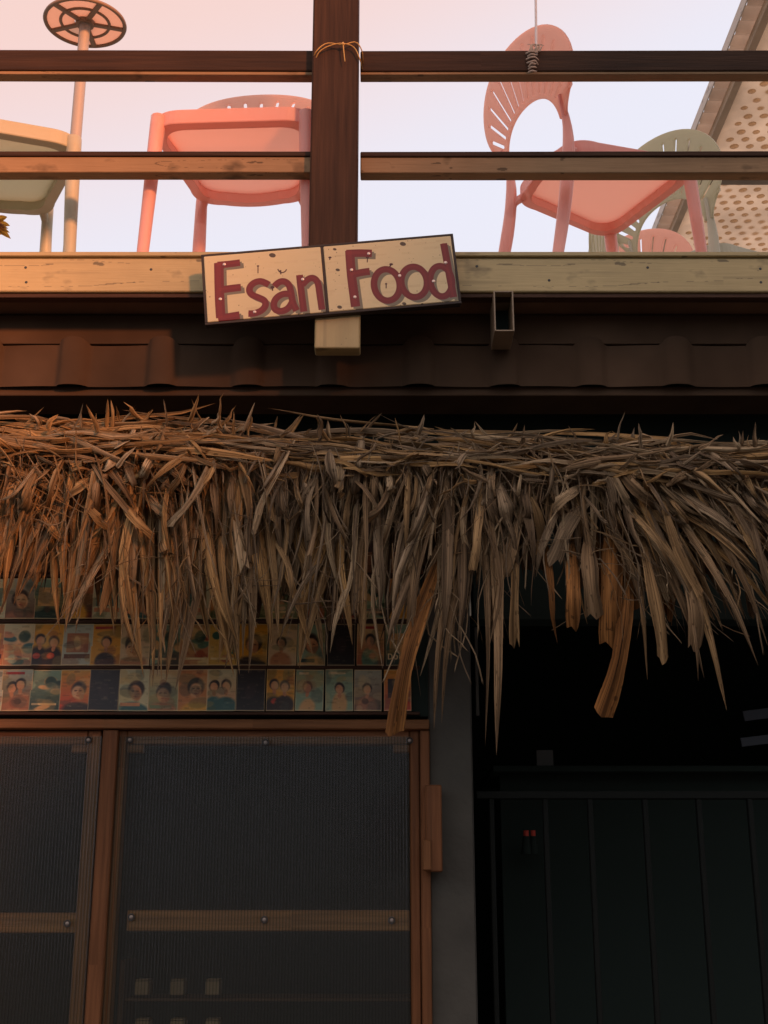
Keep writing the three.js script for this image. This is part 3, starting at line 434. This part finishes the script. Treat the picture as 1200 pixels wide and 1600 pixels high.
  const t = new THREE.CanvasTexture(cv); t.colorSpace = THREE.SRGBColorSpace; const pm = mat([1.0, 0.88, 0.62], { map: t, roughness: 0.35 });
  const g = thing('picture_board', 'dark rack of faded picture cards in three rows above the doors', 'card rack');
  const rows = [[903, 967], [974, 1040], [1045, 1111]];
  part('backing_board', slab(-200, 880, 668, 1120, z - 0.012, 0.03), M.dark, g);
  for (const y of [899, 970.5, 1042.5, 1114.5]) part('shelf_strip', slab(-200, y - 2.4, 656, y + 2.4, z + 0.004, 0.014, 0.001), M.woodDark, g);
  part('top_batten', slab(-200, 862, 668, 894, z + 0.008, 0.03), M.wood, g);
  rows.forEach(([y0, y1], r) => { for (let c = 0; c < COLS; c++) {
    const x0 = -40 + c * 45.8 + (r === 0 ? 3 : r === 1 ? 0.5 : -2.5) + rr(-0.8, 0.8), cx = x0 + 1.4, a = P(cx, y0 + rr(0, 1.5), z), b = P(cx + 42.5, y1, z);
    if (cx + 42 > 662) continue;
    const bg = new THREE.BoxGeometry(b.x - a.x, a.y - b.y, 0.008), uv = bg.attributes.uv; for (let i = 0; i < uv.count; i++) uv.setXY(i, (c + 0.02 + uv.getX(i) * 0.96) / COLS, 1 - (r + 1 - uv.getY(i)) / 3);
    part('picture_card', bg.rotateX(rr(-0.05, 0.02)).rotateZ(rr(-0.012, 0.012)).translate((a.x + b.x) / 2, (a.y + b.y) / 2, z - 0.004), pm, g);
  } });
}

// ---------------------------------------------------------------- inside: shelf behind the doors, dark stall at the right
{
  const z = -3.36, sh = thing('wooden_shelf', 'dim wooden shelf behind the ribbed door sheet', 'shelf');
  for (const y of [1537, 1597, 1662]) part('board', slab(195, y + 22, 660, y + 28, z + 0.03, 0.16), M.woodDark, sh);
  part('upright', slab(188, 1500, 196, 1900, z + 0.03, 0.16), M.woodDark, sh); part('upright', slab(660, 1500, 668, 1900, z + 0.03, 0.16), M.woodDark, sh);
  const card = mat([0.30, 0.20, 0.13], { roughness: 0.6, map: spots });  // boxes below are added to suggest blurred reflections in the panes
  const where = ['left', 'middle', 'right'];
  [[1535, 'upper'], [1585, 'lower']].forEach(([y, row], r) => [222, 277, 332].forEach((x, c) => {
    const b = thing('reflection_box', `added small box behind the ribbed sheet standing in for a reflection, ${where[c]} one of the ${row} row`, 'reflection_box', [0, 0, 0], 0, 'added boxes standing in for pane reflections');
    part('body', slab(x - 11, y - 2 + r * 12, x + 11, y + 20 + r * 12 + (r ? 6 : 0), z + 0.035, 0.06), card, b); part('flap', slab(x - 10, y - 5 + r * 12, x + 10, y - 2.5 + r * 12, z + 0.034, 0.055), card, b);
  }));
  // metal gate across the opening
  const gz = -3.24, gt = thing('metal_gate', 'black metal gate with thin upright bars in the dark opening', 'gate'), gm = mat([0.010, 0.013, 0.011], { roughness: 0.8, specularIntensity: 0.4 });
  part('top_bar', slab(744, 1236, 1330, 1248, gz, 0.03), gm, gt); part('bottom_bar', slab(744, 1880, 1330, 1895, gz, 0.03), gm, gt);
  for (const px of [768, 852, 922, 1008, 1092, 1172, 1255]) part('upright_bar', slab(px - 4, 1248, px + 4, 1880, gz - 0.003, 0.02), gm, gt);
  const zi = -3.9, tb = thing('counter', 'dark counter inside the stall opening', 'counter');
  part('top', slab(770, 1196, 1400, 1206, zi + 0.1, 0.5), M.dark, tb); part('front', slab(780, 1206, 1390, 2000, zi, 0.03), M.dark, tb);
  const pap = mat([0.10, 0.13, 0.16], { roughness: 0.6 });
  for (const [n, x0, y0, x1, y1, l] of [['paper_sheet', 1162, 1108, 1215, 1124, 'pale blue paper strip in the dark stall, upper one'], ['paper_sheet', 1158, 1150, 1215, 1164, 'pale blue paper strip in the dark stall, lower one']]) tag(part(numbered(n), bar(x0, (y0 + y1) / 2 + 3, x1, (y0 + y1) / 2 - 4, zi + 0.05, (y1 - y0) * 0.0019, 0.004, 0.001), pap, scene), l, 'paper');
  tag(part('notice_card', slab(838, 1172, 864, 1200, zi + 0.06, 0.004, 0.001), mat([0.12, 0.13, 0.12]), scene), 'small grey card standing in the dark stall opening', 'card');
  const rb = thing('red_bottles', 'two tiny red capped bottles in the dark opening', 'bottles');
  for (const [px, r] of [[822, 0.008], [833, 0.007]]) { const c = P(px, 1302, zi + 0.12); part('cap', new THREE.CylinderGeometry(r, r, 0.016, 12).translate(c.x, c.y, c.z), mat([0.6, 0.07, 0.04]), rb); part('bottle', new THREE.CylinderGeometry(r * 1.2, r * 2, 0.05, 12).translate(c.x, c.y - 0.033, c.z), M.dark, rb); }
  struct('opening_strip', slab(741, 980, 746, 1118, ZW - 0.06, 0.01, 0.001), M.plaster, 'thin grey strip at the edge of the opening');
}

// ---------------------------------------------------------------- palm thatch awning
{
  const g = thing('thatch_awning', 'dry palm leaf thatch awning hanging ragged over the shop front', 'thatch');
  const tones = [[0.60, 0.41, 0.205], [0.46, 0.325, 0.185], [0.34, 0.25, 0.155], [0.74, 0.475, 0.205], [0.50, 0.39, 0.255], [0.24, 0.155, 0.085], [0.74, 0.58, 0.36], [0.48, 0.23, 0.075]];  // golden tones are brightened to imitate warm light on the left leaves
  const mats = tones.map((c) => mat(c, { map: fibre, roughness: 0.82, transmission: 0.16, thickness: 0, bumpMap: fibreBump, bumpScale: 0.004, specularIntensity: 0.3 }));
  // one dry leaf blade: a folded strip along a bent spine; each point is [photo x, photo y, depth]
  function leaf(pts, w, o = {}) {
    const n = o.n ?? 7, pos = [], idx = [], uv = [], cv = new THREE.CatmullRomCurve3(pts.map((p) => P(...p)), false, 'centripetal'), fold = o.fold ?? rr(0.25, 1.0), tw0 = o.twist ?? gauss() * 0.8, tw1 = tw0 + (o.roll ?? gauss() * 0.8), cut = o.cut, uo = rnd(), vo = rnd(), wav = gauss() * 0.006, ph = rnd() * 6, base = o.base ?? 0.5, skew = gauss() * 0.35;
    for (let k = 0; k <= n; k++) {
      const t = k / n, q = cv.getPoint(t), d = cv.getTangent(t).normalize(), tw = tw0 + (tw1 - tw0) * t;
      let s = d.clone().cross(V(0, 0.25, 1)).normalize(); const nn = s.clone().cross(d).normalize();
      s = s.multiplyScalar(Math.cos(tw)).addScaledVector(nn, Math.sin(tw)).normalize(); const m = s.clone().cross(d).normalize();
      const prof = cut ? base + (1 - base) * Math.sin(Math.min(1, t * 1.4) * Math.PI / 2) : (base + (1 - base) * Math.sin(Math.min(1, t * 2.6) * Math.PI / 2)) * Math.pow(Math.max(0, 1 - Math.pow(t, 1.9)), 0.8);
      const ww = w / 2 * Math.max(prof, 0.02) * (1 + 0.12 * Math.sin(ph * 3 + t * 11)), fo = fold * (0.6 + 0.8 * Math.sin(ph + t * 3) ** 2);
      q.addScaledVector(m, wav * Math.sin(ph + t * 8)).addScaledVector(s, wav * 0.6 * Math.cos(ph + t * 6));
      for (const e of [-1, -0.5, 0, 0.5, 1]) { const r = q.clone().addScaledVector(s, (e + (e ? 0 : skew * 0.3)) * ww * (1 - 0.22 * fo)).addScaledVector(m, (0.5 - Math.abs(e)) * ww * fo * (Math.abs(e) === 0.5 ? 0.9 : 1.1)); if (cut && k === n) r.addScaledVector(d, rr(-0.02, 0.012)); pos.push(r.x, r.y, r.z); uv.push((e + 1) * 0.25 + uo, t * cv.getLength() * 1.4 + vo); }
    }
    for (let k = 0; k < n; k++) for (let e = 0; e < 4; e++) { const q = k * 5 + e; idx.push(q, q + 1, q + 5, q + 5, q + 1, q + 6); }
    const l = new THREE.BufferGeometry(); l.setAttribute('position', new THREE.Float32BufferAttribute(pos, 3)); l.setAttribute('uv', new THREE.Float32BufferAttribute(uv, 2)); l.setIndex(idx); l.computeVertexNormals(); return l;
  }
  const mass = mats.map(() => []); let parts = 0;
  const put = (geo, tone, big) => { const k = tone ?? Math.floor(rnd() * 7); if (big && parts < 298) { parts++; part('leaf', geo, mats[k], g); } else mass[k].push(geo); };
  const lerpTab = (tab, x) => { for (let i = 1; i < tab.length; i++) if (x <= tab[i][0]) { const [x0, y0] = tab[i - 1], [x1, y1] = tab[i]; return y0 + (y1 - y0) * (x - x0) / (x1 - x0); } return tab[tab.length - 1][1]; };
  const topY = (x) => lerpTab([[-100, 648], [300, 658], [600, 672], [900, 684], [1300, 690]], x) + 5 * Math.sin(x * 0.017) + 3 * Math.sin(x * 0.05 + 1);
  const bottom = (x) => lerpTab([[-100, 940], [0, 930], [60, 915], [120, 955], [200, 985], [260, 1000], [330, 975], [430, 985], [520, 990], [600, 1000], [680, 1050], [740, 1030], [775, 990], [800, 930], [850, 900], [920, 960], [1000, 985], [1100, 1000], [1200, 980], [1300, 970]], x);
  const lean = (x) => lerpTab([[-100, -10], [60, -18], [200, -6], [330, 6], [480, -8], [640, -5], [760, 2], [850, -6], [900, 10], [1000, 30], [1100, 38], [1300, 42]], x) * Math.PI / 180;   // degrees from plumb, + to the right
  const warm = (x) => x < 380, Z0 = -2.86;  // left-hand leaves get golden tones, warm light put into their colour
  // a hanging blade from (x, y): leaves the roof heading outward, then droops
  const hang = (x, y, z, an, L, w, o = {}, tone, big) => {
    const tx = x + Math.sin(an) * L, ty = y + Math.cos(an) * L, side = gauss() * 0.065 * L, out = o.out ?? rr(0.02, 0.09), s2 = gauss() * 0.05 * L;
    put(leaf([[x, y, z], [x + (tx - x) * 0.22 + side * 0.5, y + (ty - y) * 0.25, z + out], [x + (tx - x) * 0.6 + side + s2, y + (ty - y) * 0.62, z + out * 1.15], [tx, ty, z + out * rr(0.5, 1.3)]], w, o), tone, big);
  };
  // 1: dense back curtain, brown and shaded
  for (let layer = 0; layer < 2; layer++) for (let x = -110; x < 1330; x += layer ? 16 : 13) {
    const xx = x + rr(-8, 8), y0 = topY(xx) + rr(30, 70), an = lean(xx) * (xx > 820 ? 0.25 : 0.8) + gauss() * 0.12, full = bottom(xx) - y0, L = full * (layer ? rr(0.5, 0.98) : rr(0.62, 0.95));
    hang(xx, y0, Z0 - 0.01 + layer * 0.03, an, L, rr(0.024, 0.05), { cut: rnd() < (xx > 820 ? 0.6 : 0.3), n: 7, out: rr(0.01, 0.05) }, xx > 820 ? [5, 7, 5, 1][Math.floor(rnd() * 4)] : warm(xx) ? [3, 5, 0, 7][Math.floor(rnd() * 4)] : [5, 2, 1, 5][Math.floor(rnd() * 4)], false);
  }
  // 2: gathered fans at the left: broad bases closing to a point
  for (const [cx, by, tx, ty, n] of [[20, 770, -20, 985, 5], [70, 775, 18, 950, 5], [108, 785, 104, 1000, 4], [172, 800, 100, 985, 4], [190, 790, 192, 1010, 5], [232, 800, 240, 1075, 5], [292, 810, 262, 1085, 5], [318, 820, 332, 1010, 3], [352, 810, 372, 1060, 5], [392, 830, 345, 1045, 3], [410, 820, 428, 1010, 4], [452, 850, 500, 1040, 3], [505, 850, 470, 1045, 3], [545, 850, 560, 1030, 3]])
    for (let i = 0; i < n; i++) { const u = i - (n - 1) / 2, bx = cx + u * 15 + rr(-5, 5), z = Z0 + rr(0.05, 0.085), ex = tx + u * 6 + rr(-5, 5), ey = ty - rr(0, 90) * (i % 2 ? 1 : 0.25), y0 = by - rr(10, 60), L = ey - y0; put(leaf([[bx, y0, z], [bx + (ex - bx) * 0.2 + u * 3, y0 + L * 0.3, z + 0.04], [bx + (ex - bx) * 0.65 + u * 3, y0 + L * 0.65, z + 0.045], [ex, ey, z + 0.02]], rr(0.022, 0.042), { n: 8, fold: rr(0.3, 0.9), twist: gauss() * 0.4, roll: gauss() * 0.5 }), [3, 3, 0, 6, 1][i % 5], true); }
  // 3: loose middle blades of every width, many only wisps
  for (let i = 0; i < 330; i++) {
    const x = -80 + 1380 * i / 330 + rr(-10, 10), y0 = topY(x) + rr(25, 90), an = lean(x) * (x > 860 ? rr(0.5, 1.15) : 1) + gauss() * 0.2, full = bottom(x + Math.tan(an) * 230) - y0, f = rnd() < 0.3 ? rr(0.9, 1.16) : rr(0.3, 0.9), wisp = rnd() < 0.55;
    if (x > 765 && x < 870 && f > 0.8) continue;
    hang(x, y0, Z0 + rr(0.03, 0.09), an, full * f, wisp ? rr(0.004, 0.011) : rr(0.013, 0.031), { cut: !wisp && rnd() < 0.25, n: wisp ? 6 : 8 }, warm(x) ? [3, 0, 6, 3, 1][i % 5] : x > 860 ? [0, 6, 1, 3, 2, 4][i % 6] : [4, 6, 1, 2, 4, 0, 6][i % 7], !wisp && i % 3 === 0);
  }
  // 4: single leaves traced where the photo singles them out: base x, y, tip x, y, width in pixels, bend, tone, cut end
  const heroes = [
    [180, 765, 247, 842, 17, 6, 3, 1], [155, 740, 105, 775, 24, 3, 3, 1], [40, 775, 106, 850, 12, 4, 3, 1], [130, 780, 166, 822, 14, 2, 3, 1], [222, 760, 268, 812, 18, 3, 6, 1], [250, 835, 266, 872, 16, 2, 0, 1], [345, 830, 375, 1010, 14, 12, 3, 0], [190, 870, 222, 1040, 10, 12, 3, 0],
    [325, 825, 375, 1008, 16, 12, 3, 0], [345, 838, 405, 960, 10, 10, 6, 0], [400, 720, 395, 880, 20, 6, 4, 1], [440, 725, 440, 815, 26, 4, 4, 1], [480, 712, 483, 815, 26, 2, 6, 1], [430, 845, 456, 945, 12, -10, 0, 0], [525, 845, 440, 990, 12, 10, 4, 0], [550, 900, 515, 1020, 9, 6, 6, 0], [590, 780, 590, 960, 22, -3, 4, 0], [560, 720, 600, 800, 12, -14, 6, 0],
    [655, 745, 612, 960, 20, 10, 4, 0], [650, 880, 605, 1010, 20, 4, 2, 0], [700, 760, 690, 1000, 24, -6, 2, 0], [690, 860, 615, 1152, 26, 10, 7, 1], [735, 800, 678, 1140, 18, 14, 1, 0], [750, 800, 690, 1130, 16, 14, 1, 0], [752, 790, 758, 1165, 11, -8, 1, 0], [770, 790, 776, 1180, 20, -6, 1, 0], [808, 830, 805, 1008, 14, 3, 0, 1], [640, 800, 632, 900, 14, -6, 4, 0], [740, 735, 810, 900, 18, -20, 2, 0], [775, 745, 795, 820, 22, -4, 4, 1], [720, 780, 716, 1010, 26, -8, 2, 0], [668, 790, 640, 1050, 22, 8, 1, 0],
    [858, 850, 870, 1005, 15, 3, 7, 0], [930, 770, 860, 880, 24, 8, 4, 1], [905, 760, 862, 800, 20, 4, 6, 1], [960, 800, 958, 1010, 34, 4, 7, 1], [975, 850, 936, 1120, 28, -22, 7, 1], [920, 835, 930, 960, 26, 3, 1, 1], [895, 850, 898, 980, 24, 0, 7, 1], [925, 850, 922, 925, 12, -8, 6, 0], [1000, 820, 1035, 1035, 18, -4, 0, 1], [985, 800, 1038, 1000, 14, -8, 0, 0],
    [960, 770, 1100, 970, 17, -18, 0, 0], [985, 760, 1130, 985, 18, -20, 0, 0], [1000, 745, 1190, 868, 20, -14, 4, 0], [1010, 770, 1200, 915, 16, -16, 0, 0], [1020, 790, 1215, 960, 18, -16, 3, 0], [1035, 810, 1135, 1110, 22, -14, 0, 0], [1010, 820, 1100, 1060, 17, -12, 1, 0], [1070, 860, 1085, 1010, 22, -5, 1, 1], [1050, 745, 1200, 835, 14, -12, 6, 0], [1060, 810, 1185, 1040, 15, -12, 1, 0], [940, 800, 1005, 965, 18, -12, 1, 0], [975, 800, 1068, 912, 16, -8, 6, 1], [1160, 780, 1230, 880, 20, -8, 2, 0], [1100, 760, 1160, 870, 16, -10, 4, 0], [1000, 900, 1012, 1062, 8, 0, 0, 0], [1075, 900, 1092, 1065, 9, -3, 1, 0], [880, 780, 840, 900, 16, 10, 4, 0], [835, 770, 822, 900, 14, 4, 4, 0], [805, 740, 835, 905, 16, -8, 2, 0], [990, 740, 1110, 880, 14, -12, 6, 0], [940, 760, 1060, 905, 16, -14, 0, 0], [1030, 760, 1160, 960, 15, -18, 0, 0], [1080, 780, 1200, 1010, 15, -16, 1, 0], [1120, 740, 1250, 850, 18, -10, 4, 0],
  ];
  for (const [x0, y0, x1, y1, w, bow, tone, cut] of heroes) { const z = Z0 + rr(0.10, 0.15), nx = (y1 - y0), ny = -(x1 - x0), l = Math.hypot(nx, ny), at = (t, b) => [x0 + (x1 - x0) * t - nx / l * bow * b, y0 + (y1 - y0) * t - ny / l * bow * b]; put(leaf([[x0, y0, z - 0.03], [...at(0.3, 0.8), z + rr(0.0, 0.03)], [...at(0.65, 0.9), z + rr(0.02, 0.05)], [x1, y1, z]], w / 690 * 1.1, { cut: !!cut, n: 9, fold: rr(0.25, 0.8), twist: gauss() * 0.3, roll: gauss() * 0.5 }), tone, true); }
  // 5: upper drape: short bent, torn and kinked pieces over the front edge, in every direction
  for (let i = 0; i < 300; i++) {
    const x = -60 + 1320 * i / 300 + rr(-9, 9), y = topY(x) + rr(18, 85), L = rr(30, 150), dev = gauss() * 0.6 + (x < 330 ? (rnd() < 0.5 ? 0.85 : -0.55) : x > 900 ? 0.8 : -0.08), kink = gauss() * 0.5, tx = x + Math.sin(dev) * L, ty = y + Math.cos(dev) * L, z = Z0 + rr(0.09, 0.16);
    put(leaf([[x - Math.sin(dev) * 14, y - 10, z - 0.03], [x + Math.sin(dev + kink) * L * 0.35, y + Math.cos(dev + kink) * L * 0.35, z + rr(0, 0.05)], [x + Math.sin(dev + kink * 0.4) * L * 0.7, y + Math.cos(dev + kink * 0.4) * L * 0.7, z + rr(0, 0.06)], [tx, ty, z]], rnd() < 0.4 ? rr(0.004, 0.010) : rr(0.012, 0.032), { cut: rnd() < 0.5, n: 7, fold: rr(0.3, 1.3), twist: gauss() * 1.0 }), warm(x) ? [3, 0, 6, 1][i % 4] : [4, 6, 1, 2, 4, 0][i % 6], i % 3 !== 0);
  }
  // fine broken fibres tangled through the whole drape
  for (let i = 0; i < 900; i++) {
    const x = rr(-60, 1260), v = Math.pow(rnd(), 1.4), y = topY(x) + 12 + v * Math.max(60, bottom(x) - topY(x) - 60), L = rr(25, 120), an = (rnd() < 0.65 ? lean(x) + gauss() * 0.45 : rr(-1.9, 1.9)), kink = gauss() * 0.35, z = Z0 + rr(0.10, 0.17);
    put(leaf([[x, y, z], [x + Math.sin(an + kink) * L * 0.5, y + Math.cos(an + kink) * L * 0.5, z + rr(-0.01, 0.02)], [x + Math.sin(an) * L, y + Math.cos(an) * L, z + rr(-0.02, 0.02)]], rr(0.0016, 0.0045), { n: 4, fold: 0.4, base: 0.8, cut: true }), warm(x) ? [3, 6, 3, 0][i % 4] : [6, 4, 0, 6, 1][i % 5]);
  }
  // 6: top roll: long strands laid along the ridge with frayed ends
  for (let i = 0; i < 330; i++) {
    const x = rr(-160, 1330), v = rnd(), dir = rnd() < 0.6 ? 1 : -1, L = rr(50, 260), an = gauss() * 0.22, y = topY(x) + 2 + 50 * v, tx = x + dir * L, ty = topY(tx) + 2 + 50 * v + Math.sin(an) * L * 0.7, z = Z0 + 0.03 + 0.12 * Math.sin((0.1 + v * 0.9) * Math.PI / 2) + rr(-0.01, 0.015);
    put(leaf([[x, y, z - 0.015], [x + (tx - x) * 0.35, y + (ty - y) * 0.3 + gauss() * 9, z + rr(0, 0.025)], [x + (tx - x) * 0.7, y + (ty - y) * 0.7 + gauss() * 9, z + rr(0, 0.025)], [tx, ty, z - 0.005]], rr(0.005, 0.024), { n: 7, fold: rr(0.4, 1.2), twist: gauss() * 0.9 }), warm(x) ? [3, 0, 6, 3][i % 4] : [0, 1, 6, 3, 4][i % 5], i < 50 && x > -40 && x < 1150);
  }
  for (let i = 0; i < 260; i++) { // chips and tips poking out at odd angles
    const x = rr(-40, 1240), v = rnd(), up = rnd() < 0.22, y = topY(x) + (up ? rr(0, 14) : 4 + 66 * v), L = up ? rr(14, 44) : rr(16, 60), an = up ? gauss() * 0.9 : (rnd() < 0.5 ? 1 : -1) * rr(0.7, 2.2), z = Z0 + 0.06 + 0.09 * v + rr(0, 0.03), tx = x + Math.sin(an) * L, ty = y - Math.cos(an) * L;
    put(leaf([[x, y + 6, z], [x + Math.sin(an) * L * 0.5 + gauss() * 5, y + 3 - Math.cos(an) * L * 0.5, z + 0.015], [tx, ty, z + rr(0, 0.04)]], rr(0.006, 0.017), { n: 5, fold: rr(0.3, 1.1), base: 0.8, cut: !up && rnd() < 0.25 }), x < 420 ? [3, 3, 6][i % 3] : [0, 6, 1, 3, 4][i % 5]);
  }
  mass.forEach((l, k) => { if (l.length) { const m = part('leaf_mass', mergeGeometries(l), mats[k], g); m.userData.kind = 'stuff'; } });
  part('batten', sweep([P(-140, 694, Z0 + 0.03), P(600, 704, Z0 + 0.03), P(1340, 724, Z0 + 0.03)], [0.02, 0.02], 20, 8), M.woodDark, g);
  for (const px of [-60, 715, 1280]) { const a = P(px, 700, Z0 + 0.02); part('strut', box(a.x - 0.015, a.x + 0.015, a.y - 0.02, a.y + 0.02, ZW - 0.06, Z0 + 0.02), M.woodDark, g); }
}

renderer.render(scene, camera);
